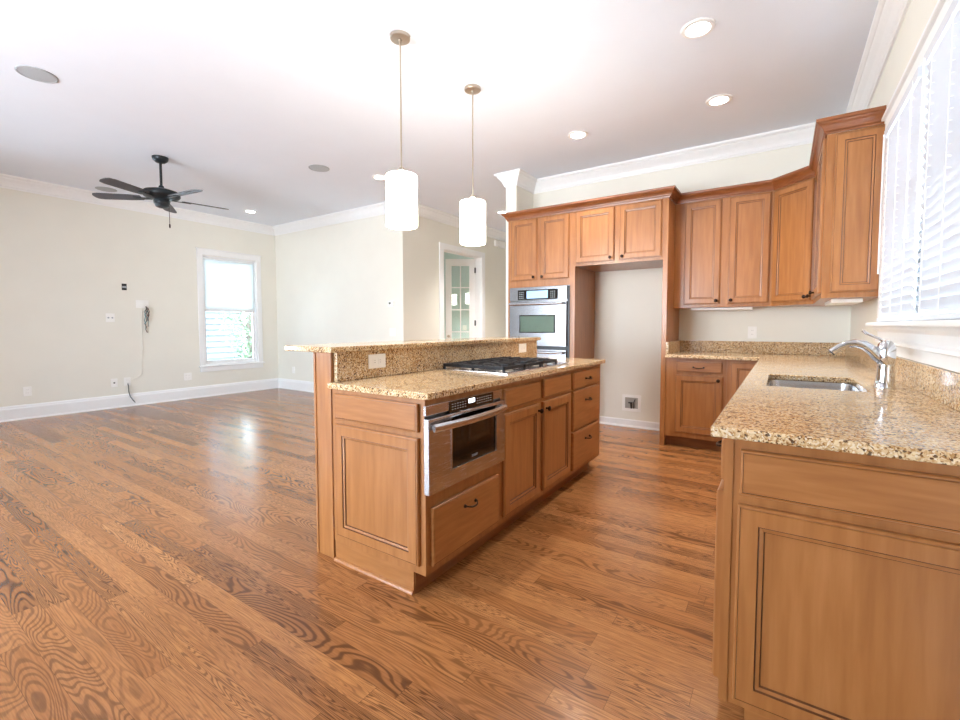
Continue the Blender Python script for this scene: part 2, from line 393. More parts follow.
sash_window((LX, .155), (1, 0), .93, .53, 2.385)
sash_window((LX, -2.6), (1, 0), .93, .53, 2.385)  # unseen window added to light the kitchen and ceiling
sash_window((-4.35, RY), (0, 1), 1.0, .40, 2.40)  # added rear window, out of view, for more light in the living area
def fill_slider(x1, w, z0, z1):
    NWIN[0] += 1; M = Mface((x1, RY), (0, 1)); mb = MB(M)
    rect_frame(mb, 0, w, z0, z1, .03, -.001, .15); c = .085
    for a, b, y in ((.03, w/2+.03, .05), (w/2-.03, w-.03, .09)): rect_frame(mb, a, b, z0+.03, z1-.03, .06, y, y+.035)
    for x0, x1_ in ((-c, .004), (w-.004, w+c)): mb.box(x0, x1_, -.02, 0, 0, z1+.01, 0, .004)
    mb.box(-c, w+c, -.024, 0, z1+.008, z1+.10, 0, .004)
    f = struct('window_%d' % NWIN[0], mb, M_trim); g = MB(M)
    g.box(.06, w/2, .066, .07, z0+.06, z1-.06); g.box(w/2, w-.06, .106, .11, z0+.06, z1-.06); obj('glass', g, M_glass, f)
fill_slider(-2.2, 1.8, .1, 2.45)  # wide glass doors added out of view as a large light opening

# double window over the sink
NWIN[0] += 1
M = Mface((RX, 3.63), (-1, 0)); mb = MB(M); w = 1.76; z0, z1 = 1.19, 2.36
rect_frame(mb, 0, w, z0, z1, .02, -.001, .15)
for a, b in ((.02, .845), (.915, 1.74)):
    rect_frame(mb, a, b, 1.78, z1-.02, .036, .10, .13); rect_frame(mb, a, b, z0+.02, 1.82, .036, .066, .096, 0, .05)
mb.box(.838, .922, -.012, .14, z0+.02, z1-.02)
for x0, x1 in ((-.088, .004), (w-.004, w+.088)): mb.box(x0, x1, -.03, 0, z0, z1+.01, 0, .004)
mb.box(-.088, w+.088, -.032, 0, z1+.005, z1+.085, 0, .004)
mb.box(-.10, w+.10, -.05, 0, z1+.083, z1+.105, 0, .005)
mb.box(-.12, w+.12, -.082, .06, 1.19, 1.214, 0, .006)
wf = struct('window_%d' % NWIN[0], mb, M_trim)
ap = MB(); ap.sweep([(RX, 3.715), (RX, 1.77)], [(0, 1.189), (.052, 1.189), (.048, 1.175), (.026, 1.158), (.024, 1.118), (.036, 1.108), (.036, 1.094), (.018, 1.086), (.018, 1.036), (0, 1.036)])
obj('apron', ap, M_trim, wf)
g = MB(M)
for a, b in ((.05, .82), (.95, 1.71)): g.box(a, b, .113, .117, 1.80, z1-.05); g.box(a, b, .079, .083, z0+.06, 1.80)
obj('glass', g, M_glass, wf)
def blind(a, b, label):
    t = thing('window_blind', label, 'blind', (RX, 3.63-(a+b)/2, 1.216), 'slatted blinds over the sink')
    m = MB(M); zz = 1.275; ang = math.radians(-63); hw = .0275
    while zz < 2.30:
        pr = []
        for k in range(5):                                     # a slightly cupped slat
            u = -hw+2*hw*k/4; cup = .003*(1-(u/hw)**2)
            pr.append((-.024+u*math.cos(ang), zz+u*math.sin(ang)+cup*math.cos(ang)))
        lo = [(p[0]+.0026*math.sin(ang), p[1]-.0026*math.cos(ang)) for p in pr]
        ring = pr+lo[::-1]
        m.rings([[(x, y, z) for y, z in ring] for x in (a, b)]); zz += .0415
    obj('slats', m, M_slat, t)
    m = MB(M); m.box(a, b, -.05, -.002, 2.30, 2.345, 0, .004); obj('headrail', m, M_slat, t)
    m = MB(M); m.box(a+.003, b-.003, -.049, -.001, 1.2165, 1.238, 0, .006); obj('bottom_rail', m, M_slat, t)
    m = MB(M)
    for x in (a+.13, (a+b)/2, b-.13):
        for y in (-.048, 0): m.tube([(x, y, 1.235), (x, y, 2.31)], .0016, 6)
        for i in range(25): m.tube([(x, -.048, 1.262+i*.0415), (x, 0, 1.262+i*.0415)], .001, 4)
    obj('ladder_cords', m, M_cord, t)
    m = MB(M); x = b-.06; m.tube([(x, -.056, 2.31), (x, -.056, 1.66)], .0016, 6); m.lathe([(.004, 1.63), (.009, 1.625), (.009, 1.60), (.005, 1.665)][::-1], (x, -.056, 0), 10)
    obj('pull_cord', m, M_cord, t)
    m = MB(M); x = a+.05; m.tube([(x, -.056, 2.31), (x, -.056, 1.50)], .004, 8); obj('tilt_wand', m, M_cord, t)
blind(.026, .832, 'white slatted blind over the sink, the half next to the wall cabinets')
blind(.928, 1.734, 'white slatted blind over the sink, the half nearer the counter end')
# roller shade in the living room window
t = thing('roller_shade', 'plain white roller shade covering the top half of the living room window', 'shade', (LX-.03, 4.165, 1.48))
Mw = Mface((LX, 3.70), (1, 0))
m = MB(Mw); m.box(.025, .905, .026, .0275, 1.49, 2.33); obj('cloth', m, M_cloth, t)
m = MB(Mw); m.box(.025, .905, .022, .032, 1.475, 1.492, 0, .003); obj('hem_bar', m, M_trim, t)
m = MB(Mw); m.M = Mw; m.rings([[(x, .027+.02*math.cos(k*PI/8), 2.345+.02*math.sin(k*PI/8)) for k in range(16)] for x in (.02, .91)], 0, True, True, True); obj('roller', m, M_trim, t)

# passage door: casing and a glazed leaf standing ajar
NW = 1
mb = MB()
for x0, x1 in ((WX, WX+.022), (WX-.162, WX-.14)):
    mb.box(x0, x1, 5.885, 5.995, 0, 2.50, 0, .004); mb.box(x0, x1, 7.145, 7.255, 0, 2.50, 0, .004); mb.box(x0, x1, 5.885, 7.255, 2.49, 2.585, 0, .004)
mb.box(WX-.14, WX, 5.99, 6.008, 0, 2.495); mb.box(WX-.14, WX, 7.132, 7.15, 0, 2.495); mb.box(WX-.14, WX, 6.008, 7.132, 2.477, 2.495)
struct('trim_2', mb, M_trim)
th = .62; Lf = .565
dirv = Vector((-math.cos(th), -math.sin(th), 0)); nv = Vector((dirv.y, -dirv.x, 0))   # leaf runs from the hinge towards the study
if nv.x < 0: nv = -nv
org = Vector((WX-.125, 7.13, 0))
Md = Matrix(((dirv.x, nv.x, 0, org.x), (dirv.y, nv.y, 0, org.y), (0, 0, 1, 0), (0, 0, 0, 1)))
m = MB(Md); us = [.004, .115]; nc = 2; gw = (Lf-.23-.022)/2
xs = [.004, .115, .115+gw, .137+gw, Lf-.115, Lf]
zs = [.012, .25]; rh = (2.335-.25-4*.022)/5
for r in range(5): zs += [zs[-1]+rh] + ([zs[-1]+rh+.022] if r < 4 else [])
zs += [2.465]
def hole(u, v):
    i = max(k for k in range(len(xs)) if xs[k] <= u); j = max(k for k in range(len(zs)) if zs[k] <= v)
    return i in (1, 3) and j % 2 == 1 and j >= 1
m.grid(xs, zs, -.02, .02, hole, 'xz'); dl = struct('door_1', m, M_trim, .003)
m = MB(Md); m.box(.112, Lf-.112, -.003, .003, .245, 2.34); obj('glass', m, M_dglass, dl)
m = MB(Md)
for z in (.25, 1.25, 2.25): m.box(-.012, .016, .0205, .026, z-.05, z+.05); m.tube([(0, .028, z-.052), (0, .028, z+.052)], .007, 8)
obj('hinges', m, M_black, dl)
m = MB(Md); m.lathe([(.026, .02), (.026, .026), (.01, .03), (.01, .05), (.026, .06), (.026, .075), (.012, .085)], (Lf-.055, 0, 1.0), 16, axis='y'); obj('door_handle', m, M_nickel, dl)

# ------------------------------------------------------------------ outside
mb = MB(); mb.box(-20.5, -9.5, -3.5, 10, -.75, -.6); struct('ground_outside', mb, plain('pale_bounce_ground', srgb(214, 212, 206), .9, var=.08, scale=2))  # unseen ground made pale to bounce daylight upward
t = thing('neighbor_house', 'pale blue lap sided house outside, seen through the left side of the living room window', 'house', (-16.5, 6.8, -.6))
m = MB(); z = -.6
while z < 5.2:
    m.add([(-14.0, -2, z), (-14.0, 7.55, z), (-14.06, 7.55, z+.17), (-14.06, -2, z+.17), (-19, -2, z), (-19, 7.55, z), (-19, 7.55, z+.17), (-19, -2, z+.17)], [(0, 1, 2, 3), (4, 7, 6, 5), (0, 4, 5, 1), (3, 2, 6, 7), (1, 5, 6, 2), (0, 3, 7, 4)]); z += .17  # house lengthened towards the rear, out of view, to block low sky light
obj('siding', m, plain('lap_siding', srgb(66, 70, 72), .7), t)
m = MB(); m.rings([[(x, -2.4, 5.2) for x in (-13.6,)]+[(-19.4, -2.4, 5.2), (-16.5, -2.4, 7.4)], [(-13.6, 7.9, 5.2), (-19.4, 7.9, 5.2), (-16.5, 7.9, 7.4)]]); obj('roof', m, plain('shingle', srgb(90, 88, 88), .9, var=.2, scale=8), t)
t = thing('garden_tree', 'leafy tree outside, seen through the right side of the living room window', 'tree', (-12.2, 6.75, -.6))
m = MB(); m.tube([(-12.2, 6.75, -.6), (-12.22, 6.77, .3), (-12.15, 6.72, 1.4), (-12.2, 6.8, 2.6)], [.09, .075, .06, .03], 10)
m.tube([(-12.17, 6.74, .7), (-12.0, 6.95, 1.3), (-11.9, 7.1, 1.9)], [.045, .03, .015], 8); m.tube([(-12.17, 6.74, .9), (-12.4, 6.5, 1.6), (-12.5, 6.4, 2.2)], [.04, .03, .015], 8)
obj('trunk', m, plain('bark', srgb(70, 60, 52), .9, var=.3), t)
m = MB()
for i in range(2600):
    a = random.random()*2*PI; h = random.uniform(-.1, 3.4); r = random.uniform(.05, .95)*(1-abs(h-1.6)/2.6)
    c = Vector((-12.2+r*math.cos(a), 6.8+r*math.sin(a), h)); u = Vector((random.gauss(0, 1), random.gauss(0, 1), random.gauss(0, 1))).normalized(); v = u.orthogonal().normalized()
    m.add([c-u*.06, c+v*.03, c+u*.06, c-v*.03], [(0, 1, 2, 3)])
obj('foliage', m, plain('leaf', srgb(72, 88, 60), .7, var=.3, scale=3), t)

# ------------------------------------------------------------------ cabinetry
def knob_mb(M, x, z, y):
    m = MB(M); m.lathe([(.007, y), (.006, y-.010), (.008, y-.016), (.0155, y-.020), (.0165, y-.026), (.012, y-.031), (.003, y-.033)], (x, 0, z), 16, axis='y'); return m
def pull_mb(M, x, z, y, w=.088):
    m = MB(M); pts = []
    for k in range(13):
        u = -1+2*k/12; pts.append((x+u*w/2, y-.006-.024*(1-abs(u)**3), z-.006*(1-u*u)))
    m.tube(pts, [.0048-.0012*abs(k-6)/6 for k in range(13)], 8)
    for sx in (-1, 1): m.lathe([(.009, y), (.008, y-.005), (.005, y-.012)], (x+sx*w/2, 0, z), 10, axis='y')
    return m
def front(M, kind, x0, x1, z0, z1, parent, hw=None, y=0, t=.02, name=None, fw=.056, label=None):
    rr = lambda i, d: [(x0+i, y+d, z0+i), (x1-i, y+d, z0+i), (x1-i, y+d, z1-i), (x0+i, y+d, z1-i)]
    P = [(0, 0, 0), (0, -t+.006, 0), (.003, -t+.002, 0), (.007, -t+.0015, 0), (.0085, -t+.003, 1), (.010, -t, 0)]
    if kind in ('door', 'panel'):
        P += [(fw-.003, -t, 0), (fw-.001, -t+.005, 1), (fw+.001, -t+.0045, 1), (fw+.010, -t+.0065, 0), (fw+.012, -t+.0115, 1), (fw+.0135, -t+.0115, 1), (fw+.02, -t+.0115, 0)]
    m = MB(M); m.rings([rr(i, d) for i, d, _ in P], [q[2] for q in P[1:]], True, True, capmi=0)
    o = obj(name or {'door': 'door', 'panel': 'end_panel', 'drawer': 'drawer', 'false': 'drawer_front'}[kind], m, [M_woodh if kind in ('drawer', 'false') else M_wood, M_glaze], parent)
    if hw:
        if hw[0] == 'knob': obj('knob', knob_mb(M, hw[1], hw[2], y-t), M_bronze, o)
        else: obj('pull', pull_mb(M, hw[1], hw[2], y-t), M_bronze, o)
    return o
def base_body(M, w, d, z1, parent, holes=(), toe=.072, toe_ends=(0, 0), z0=.105):
    m = MB(M)
    us = sorted({0, w} | {h[0] for h in holes} | {h[1] for h in holes}); vs = sorted({z0, z1} | {h[2] for h in holes} | {h[3] for h in holes})
    m.grid(us, vs, 0, .02, lambda u, v: any(h[0] < u < h[1] and h[2] < v < h[3] for h in holes), 'xz')
    m.box(0, .018, .02, d, z0, z1); m.box(w-.018, w, .02, d, z0, z1); m.box(.018, w-.018, d-.012, d, z0, z1); m.box(.018, w-.018, .02, d-.012, z0, z0+.018)
    b = obj('carcass', m, M_wood, parent)
    m = MB(M); m.box(toe_ends[0], w-toe_ends[1], toe, d-.01, 0, z0-.001)
    obj('toe_kick', m, M_toe, parent)
    return b
CT = .884
# --- island
def unit(name, label, o, n, w, d, z1=CT, **k):
    M = Mface(o, n); c = M @ Vector((w/2, d/2, 0)); t = thing(name, label, 'cabinet', (c.x, c.y, 0)); base_body(M, w, d, z1, t, **k); return t, M
FX = -1.259
t, M = unit('base_cabinet', 'island base cabinet holding the microwave drawer above one wide drawer', (FX, 1.45), (1, 0), .622, .611, holes=[(.012, .60, .475, .85)], toe_ends=(.012, 0))
front(M, 'drawer', .028, .578, .14, .403, t, ('pull', .306, .335))
Me = Mface((-1.87, 1.45), (0, -1))
front(Me, 'false', .035, .581, .738, .862, t); front(Me, 'panel', .035, .581, .145, .712, t)
m = MB(Me); m.box(0, .535, .004, .03, 0, .104); obj('end_toe_board', m, M_woodh, t)
m = MB(Me); m.rings([[(x, .004-.014*math.cos(k*PI/2/5), .016*math.sin(k*PI/2/5)) for k in range(6)]+[(x, .004, 0)] for x in (0, .535)]); obj('shoe_molding', m, M_wood, t)
t, M = unit('base_cabinet', 'island base cabinet with two doors under the gas cooktop', (FX, 2.072), (1, 0), .96, .611)
front(M, 'false', .016, .446, .738, .853, t); front(M, 'false', .5, .934, .738, .860, t)
front(M, 'door', .016, .446, .142, .714, t, ('knob', .418, .672)); front(M, 'door', .5, .94, .142, .714, t, ('knob', .528, .672))
t, M = unit('base_cabinet', 'island base cabinet with a stack of three drawers beside the refrigerator aisle', (FX, 3.032), (1, 0), .644, .611, toe_ends=(0, .05))
for z0, z1 in ((.732, .86), (.428, .719), (.135, .415)): front(M, 'drawer', .026, .58, z0, z1, t, ('pull', .303, (z0+z1)/2+(.0 if z1 > .8 else .06)))
t = thing('island_half_wall', 'wood clad half wall along the back of the island, carrying the raised bar', 'wall', (-1.945, 2.57, 0))
m = MB(); m.box(-2.005, -1.889, 1.47, 3.70, 0, 1.064); obj('core', m, M_wood, t)
m = MB(); m.box(-2.012, -1.884, 1.452, 1.47, 0, 1.064, 0, .003); m.box(-2.014, -2.0, 1.447, 1.452, 0, 1.064); obj('end_board', m, M_wood, t)
m = MB(); m.box(-2.012, -1.884, 3.70, 3.716, 0, 1.064, 0, .003); obj('end_board', m, M_wood, t)
m = MB(); m.grid([-1.884, -1.825, -1.33, -1.225], [1.43, 2.26, 3.12, 3.709], CT, .914, lambda u, v: -1.825 < u < -1.33 and 2.26 < v < 3.12)
obj('countertop', m, M_granite, None, .004, 'speckled golden granite countertop of the island, around the gas cooktop', 'countertop')
m = MB(); m.box(-1.884, -1.858, 1.472, 3.698, .9145, 1.0635, 0, .002); obj('backsplash', m, M_granite, None, 0, 'granite backsplash strip rising behind the cooktop to the raised bar', 'backsplash')
m = MB(); m.box(-2.219, -1.832, 1.416, 3.725, 1.0645, 1.093); obj('bar_top', m, M_granite, None, .005, 'long narrow granite bar top raised above the island', 'countertop')

# --- microwave drawer
t = thing('microwave_drawer', 'stainless microwave drawer with black window set in the end of the island', 'microwave', (-1.5, 1.755, .485))
M = Mface((FX, 1.44), (1, 0)); w = .628
m = MB(M); m.box(.03, w-.035, .001, .5, .487, .842); obj('housing', m, M_black, t)
m = MB(M); m.box(0, w, -.014, 0, .812, .856, 0, .002); obj('control_panel', m, M_steel, t)
m = MB(M); m.box(.31, .362, -.0172, -.0165, .826, .846); disp = m
m = MB(M); m.box(.16, .532, -.0165, -.014, .798, .853, 0, .001)
for r in range(3):
    for k in range(6): m.box(.178+k*.02, .190+k*.02, -.0169, -.0165, .813+r*.012, .817+r*.012, 1)
    for k in range(7): m.box(.38+k*.02, .392+k*.02, -.0169, -.0165, .813+r*.012, .817+r*.012, 1)
cp = obj('control_glass', m, [M_blackglass, M_grille], t)
obj('display', disp, M_display, cp, label='small lit display')
m = MB(M); m.box(.006, w-.006, -.004, 0, .798, .812); obj('dark_gap', m, M_black, t)  # black strip drawn in for the dark gap above the drawer door
m = MB(M); m.grid([0, .16, .54, w], [.47, .545, .79, .80], -.03, 0, lambda u, v: .16 < u < .54 and .545 < v < .79, 'xz'); dr = obj('drawer_door', m, M_steel, t, .003)
m = MB(M); m.box(.16, .54, -.024, -.006, .545, .79); obj('window', m, M_blackglass, dr)
m = MB(M); rect_frame(m, .154, .546, .539, .792, .006, -.033, -.03); obj('window_trim', m, M_chrome, dr)
m = MB(M); pts = []
for k in range(17):
    u = -1+2*k/16; pts.append((w/2+u*.298, -.046-.028*(1-u*u), .762))
m.tube(pts, .0085, 14, 0, True, 2.1)
for sx in (-.285, .285): m.box(w/2+sx-.012, w/2+sx+.012, -.05, -.03, .752, .772, 0, .003)
obj('handle', m, M_steel, dr)
def text_mesh(s, size, M, name, mat, parent):
    cu = bpy.data.curves.new(name, 'FONT'); cu.body = s; cu.size = size; cu.align_x = 'CENTER'; cu.extrude = .0003
    tmp = bpy.data.objects.new(name+'_tmp', cu); COL.objects.link(tmp); dg = bpy.context.evaluated_depsgraph_get()
    me = bpy.data.meshes.new_from_object(tmp.evaluated_get(dg)); bpy.data.objects.remove(tmp)
    m = MB(M); m.add([v.co.copy() for v in me.vertices], [list(p.vertices) for p in me.polygons]); return obj(name, m, mat, parent)
Tm = M @ Matrix(((1, 0, 0, .35), (0, 0, -1, -.0245), (0, 1, 0, .562), (0, 0, 0, 1)))
text_mesh('SHARP', .017, Tm, 'lettering', M_grille, dr)

# --- cooktop
t = thing('gas_cooktop', 'stainless gas cooktop with black cast iron grates set in the island', 'cooktop', (-1.59, 2.69, .884))
x0, x1, y0, y1 = -1.84, -1.312, 2.235, 3.145
m = MB()
m.rings([[(x0+i, y0+i, z), (x1-i, y0+i, z), (x1-i, y1-i, z), (x0+i, y1-i, z)] for i, z in ((.03, .890), (.03, .9145), (0, .9145), (0, .919), (.004, .922), (.018, .922), (.026, .918), (.03, .918))]); obj('tray', m, M_steel, t)
bs = [(-1.70, 2.42, .045), (-1.44, 2.42, .035), (-1.575, 2.66, .055), (-1.70, 2.88, .038), (-1.44, 2.88, .045)]
for bx, by, r in bs:
    m = MB(); m.lathe([(r+.02, .918), (r+.018, .922), (r+.004, .924), (r+.002, .927)], (bx, by, 0), 22); b = obj('burner', m, M_nickel, t)
    m = MB(); m.lathe([(r, .9272), (r+.003, .929), (r, .933), (.01, .9345)], (bx, by, 0), 22); obj('burner_cap', m, M_iron, b)
for k in range(3):
    ya, yb = 2.272+k*.252, 2.272+k*.252+.246; m = MB(); xa, xb = -1.815, -1.355; zt0, zt1 = .935, .955; yc = (ya+yb)/2
    for yy in (ya, yb-.012): m.box(xa, xb, yy, yy+.012, zt0, zt1, 0, .002)
    for xx in (xa, xb-.012, (xa+xb)/2-.006): m.box(xx, xx+.012, ya, yb, zt0, zt1, 0, .002)
    for bx in ((xa*.74+xb*.26), (xa*.26+xb*.74)):
        m.box(bx-.075, bx-.025, yc-.006, yc+.006, zt0, zt1+.004, 0, .002); m.box(bx+.025, bx+.075, yc-.006, yc+.006, zt0, zt1+.004, 0, .002)
        m.box(bx-.006, bx+.006, ya, yc-.025, zt0, zt1+.004, 0, .002); m.box(bx-.006, bx+.006, yc+.025, yb, zt0, zt1+.004, 0, .002)
    for q in (.16, .33, .5, .67, .84):
        m.box(xa+(xb-xa)*q-.005, xa+(xb-xa)*q+.005, ya, ya+.075, zt0, zt1+.006, 0, .002); m.box(xa+(xb-xa)*q-.005, xa+(xb-xa)*q+.005, yb-.075, yb, zt0, zt1+.006, 0, .002)
    for xx in (xa, xb-.014, (xa+xb)/2-.007):
        for yy in (ya, yb-.014): m.box(xx, xx+.014, yy, yy+.014, .9185, zt0)
    obj('grate', m, M_iron, t)
for k in range(5):
    m = MB(); m.lathe([(.021, .9182), (.021, .922), (.017, .924), (.016, .943), (.013, .946)], (-1.74+k*.085, 3.083, 0), 18); m.box(-1.74+k*.085-.003, -1.74+k*.085+.003, 3.069, 3.097, .944, .950); obj('knob', m, M_steel, t)

# --- oven tower
OY = 4.713
t = thing('oven_cabinet', 'tall wooden cabinet housing the wall oven with two doors on top', 'cabinet', (-2.333, 5.03, 0)); M = Mface((-2.756, OY), (0, -1)); w, d = .846, .645
m = MB(M); m.grid([0, .04, .792, w], [.105, .33, 1.648, 2.44], 0, .02, lambda u, v: .04 < u < .792 and .33 < v < 1.648, 'xz')
m.box(0, .018, .02, d, .105, 2.44); m.box(w-.018, w, .02, d, .105, 2.44); m.box(.018, w-.018, d-.012, d, .105, 2.44)
for z in (.105, .31, 1.66, 2.42): m.box(.018, w-.018, .02, d-.012, z, z+.018)
obj('carcass', m, M_wood, t)
m = MB(M); m.box(0, w, .072, d, 0, .104); obj('toe_kick', m, M_toe, t)
front(M, 'drawer', .04, .80, .13, .305, t, ('pull', .42, .22))
front(M, 'door', .046, .384, 1.727, 2.428, t, ('knob', .352, 1.757)); front(M, 'door', .428, .776, 1.727, 2.428, t, ('knob', .462, 1.757))
t = thing('wall_oven', 'stainless double wall oven with glass control panel in the tall cabinet', 'oven', (-2.34, 5.0, .335)); M = Mface((-2.72, OY), (0, -1)); w = .756
m = MB(M); m.box(.01, w-.01, .022, .55, .3285+.0045, 1.642); m.box(0, w, -.012, -.001, .332, 1.645, 0, .002); obj('housing', m, M_steelv, t)
m = MB(M); m.box(w-.022, w, -.0125, -.0105, .34, 1.64); obj('side_vent', m, M_black, t)
m = MB(M); m.box(0, w-.024, -.03, -.012, 1.487, 1.643, 0, .003); cp = obj('control_panel', m, M_steelv, t)
m = MB(M); m.box(.113, .622, -.0325, -.03, 1.497, 1.612, 0, .001)
for cx in (.165, .565):
    for r in range(4):
        for c in range(3): m.box(cx-.032+c*.022, cx-.020+c*.022, -.0329, -.0325, 1.515+r*.022, 1.523+r*.022, 1)
gp = obj('control_glass', m, [M_blackglass, M_grille], cp)
m = MB(M); m.box(.23, .5, -.0329, -.0325, 1.512, 1.600); obj('display', m, emit('oven_display_reflection', (.35, .58, .9, 1), .09), gp, label='display with bluish reflection painted in')  # faint blue emission stands in for a reflection on the glass
def odoor(z0, z1, wz0, wz1, hz):
    m = MB(M); m.box(.004, w-.026, -.04, -.012, z0, z1, 0, .004); dd = obj('door', m, M_steelv, t)
    m = MB(M); m.box(.14, .595, -.0425, -.04, wz0, wz1, 0, .001); m.box(.152, .583, -.0429, -.0425, wz0+.01, wz1-.012, 1); obj('window', m, [M_blackglass, M_ovenglass], dd)
    m = MB(M); m.tube([(.03, -.085, hz), (w-.052, -.085, hz)], .014, 12)
    for x in (.05, w-.072): m.box(x-.012, x+.012, -.085, -.04, hz-.009, hz+.009, 0, .003)
    obj('handle', m, M_steel, dd)
odoor(.962, 1.475, 1.114, 1.32, 1.447)
odoor(.36, .925, .54, .76, .893)
m = MB(M); m.box(0, w-.024, -.02, -.012, .926, .961); obj('vent_strip', m, M_black, t)

# --- over the refrigerator niche
def closed_unit(name, label, o, n, w, d, z0, z1):
    M = Mface(o, n); c = M @ Vector((w/2, d/2, z0)); t = thing(name, label, 'cabinet', c); m = MB(M); m.box(0, w, 0, d, z0, z1); obj('carcass', m, M_wood, t); return t, M
t, M = closed_unit('wall_cabinet', 'short two door cabinet above the empty refrigerator niche', (-1.909, OY), (0, -1), .909, .645, 1.845, 2.44)
front(M, 'door', .012, .430, 1.877, 2.428, t, ('knob', .395, 1.908)); front(M, 'door', .484, .895, 1.877, 2.428, t, ('knob', .52, 1.908))
m = MB(); m.box(-.999, -.952, OY, BY-.002, 0, 2.44, 0, .002); obj('refrigerator_side_panel', m, M_wood, None, 0, 'tall wooden panel standing at the right side of the empty refrigerator niche', 'panel')
t, M = closed_unit('wall_cabinet', 'upper cabinet with two tall doors on the kitchen back wall, beside the niche panel', (-.951, 5.03), (0, -1), .85, .329, 1.378, 2.44)
front(M, 'door', .098, .424, 1.411, 2.428, t, ('knob', .395, 1.442)); front(M, 'door', .494, .828, 1.411, 2.428, t, ('knob', .523, 1.442))
t = thing('corner_wall_cabinet', 'diagonal corner upper cabinet with one door', 'cabinet', (.25, 5.1, 1.378))
m = MB(); m.prism([(-.1005, 5.03), (.205, 4.7455), (RX-.001, 4.7455), (RX-.001, BY-.002), (-.1005, BY-.002)], 1.378, 2.44); obj('carcass', m, M_wood, t)
Mc = Mface((-.1005, 5.03), (-.2845, -.3055)); wd_ = math.hypot(.3055, .2845)
front(Mc, 'door', .014, wd_-.02, 1.411, 2.428, t, ('knob', wd_-.05, 1.442))
t, M = closed_unit('wall_cabinet', 'upper cabinet on the window wall with raised end panel facing the room', (.205, 4.745), (-1, 0), .98, RX-.206, 1.378, 2.44)
front(M, 'door', .03, .475, 1.411, 2.428, t, ('knob', .06, 1.442)); front(M, 'door', .505, .95, 1.411, 2.428, t, ('knob', .535, 1.442))
Me = Mface((.205, 3.765), (0, -1)); front(Me, 'panel', .045, .29, 1.411, 2.428, t, fw=.05)
crownc = [(0, 2.4405), (.010, 2.4405), (.012, 2.452), (.020, 2.457), (.024, 2.470), (.036, 2.488), (.050, 2.498), (.055, 2.507), (.062, 2.510), (.064, 2.530), (0, 2.530)]
m = MB(); m.sweep([(-2.756, 4.905), (-2.756, OY), (-.952, OY), (-.952, 5.03), (-.1005, 5.03), (.205, 4.7455), (.205, 3.765), (RX-.032, 3.765)], crownc)
obj('cabinet_crown_molding', m, M_dwood, None, 0, 'stained wood crown molding running along the tops of the upper cabinets', 'molding')
# under cabinet lights
m = MB(); m.box(-.80, -.25, 5.12, 5.22, 1.356, 1.377, 0, .003); obj('undercabinet_light', m, M_plate, None, 0, 'slim white light fixture under the two door upper cabinet', 'light')
m = MB(); m.box(.27, .44, 3.95, 4.5, 1.352, 1.377, 0, .003); obj('undercabinet_light', m, M_plate, None, 0, 'slim white light fixture under the cabinet next to the window', 'light')

# --- base run on the back wall
BFY = 4.72
t, M = unit('base_cabinet', 'base cabinet with one drawer over one door, right of the refrigerator niche', (-.951, BFY), (0, -1), .531, .637)
front(M, 'drawer', .098, .493, .748, .853, t, ('pull', .295, .797)); front(M, 'door', .092, .502, .155, .718, t, ('knob', .466, .682))
t, M = unit('corner_base_cabinet', 'corner base cabinet with a full height door, partly hidden by the sink counter', (-.419, BFY), (0, -1), .932, .637)
front(M, 'door', .03, .27, .155, .86, t)
# --- run under the window
SX = -.128; sd = RX-.002-SX
t, M = unit('base_cabinet', 'near end cabinet of the sink counter with large paneled end facing the room', (SX, 1.95), (-1, 0), .508, sd, toe_ends=(0, .03))
front(M, 'drawer', .03, .44, .735, .858, t, ('pull', .24, .80), t=.016); front(M, 'door', .03, .455, .128, .706, t, t=.024)
Me = Mface((SX, 1.442), (0, -1))
front(Me, 'false', .040, .620, .726, .853, t); front(Me, 'panel', .036, .620, .129, .698, t, fw=.054)
m = MB(Me); m.box(.0, .0225, -.004, 0, .105, CT); obj('corner_strip', m, M_wood, t)
m = MB(Me); m.box(.066, .63, .012, .03, 0, .104); obj('end_toe_board', m, M_woodh, t)
t, M = unit('base_cabinet', 'narrow drawer cabinet under the sink counter next to the near end cabinet', (SX, 2.35), (-1, 0), .399, sd)
for z0, z1 in ((.735, .858), (.43, .718), (.135, .415)): front(M, 'drawer', .02, .38, z0, z1, t)
t, M = unit('sink_base_cabinet', 'two door base cabinet below the sink', (SX, 3.26), (-1, 0), .909, sd)
front(M, 'false', .02, .44, .735, .858, t); front(M, 'false', .47, .89, .735, .858, t); front(M, 'door', .02, .44, .142, .718, t, ('knob', .41, .68)); front(M, 'door', .47, .89, .142, .718, t, ('knob', .50, .68))
t, M = unit('base_cabinet', 'wide base cabinet between the sink and the inside corner', (SX, 4.718), (-1, 0), 1.457, sd)
front(M, 'drawer', .72, 1.06, .735, .858, t, ('pull', .89, .80)); front(M, 'drawer', 1.09, 1.43, .735, .858, t, ('pull', 1.26, .80)); front(M, 'door', .72, 1.06, .142, .718, t, ('knob', 1.03, .68)); front(M, 'door', 1.09, 1.43, .142, .718, t, ('knob', 1.12, .68))
SKX0, SKX1, SKY0, SKY1 = -.058, .315, 2.50, 3.11
m = MB(); xs = [-.951, -.161, SKX0, SKX1, RX-.001]; ys = [1.405, SKY0, SKY1, 4.665, BY-.001]
m.grid(xs, ys, CT, .914, lambda u, v: (SKX0 < u < SKX1 and SKY0 < v < SKY1) or (u < -.161 and v < 4.665))
obj('countertop', m, M_granite, None, .004, 'large L shaped granite countertop with the sink and faucet', 'countertop')
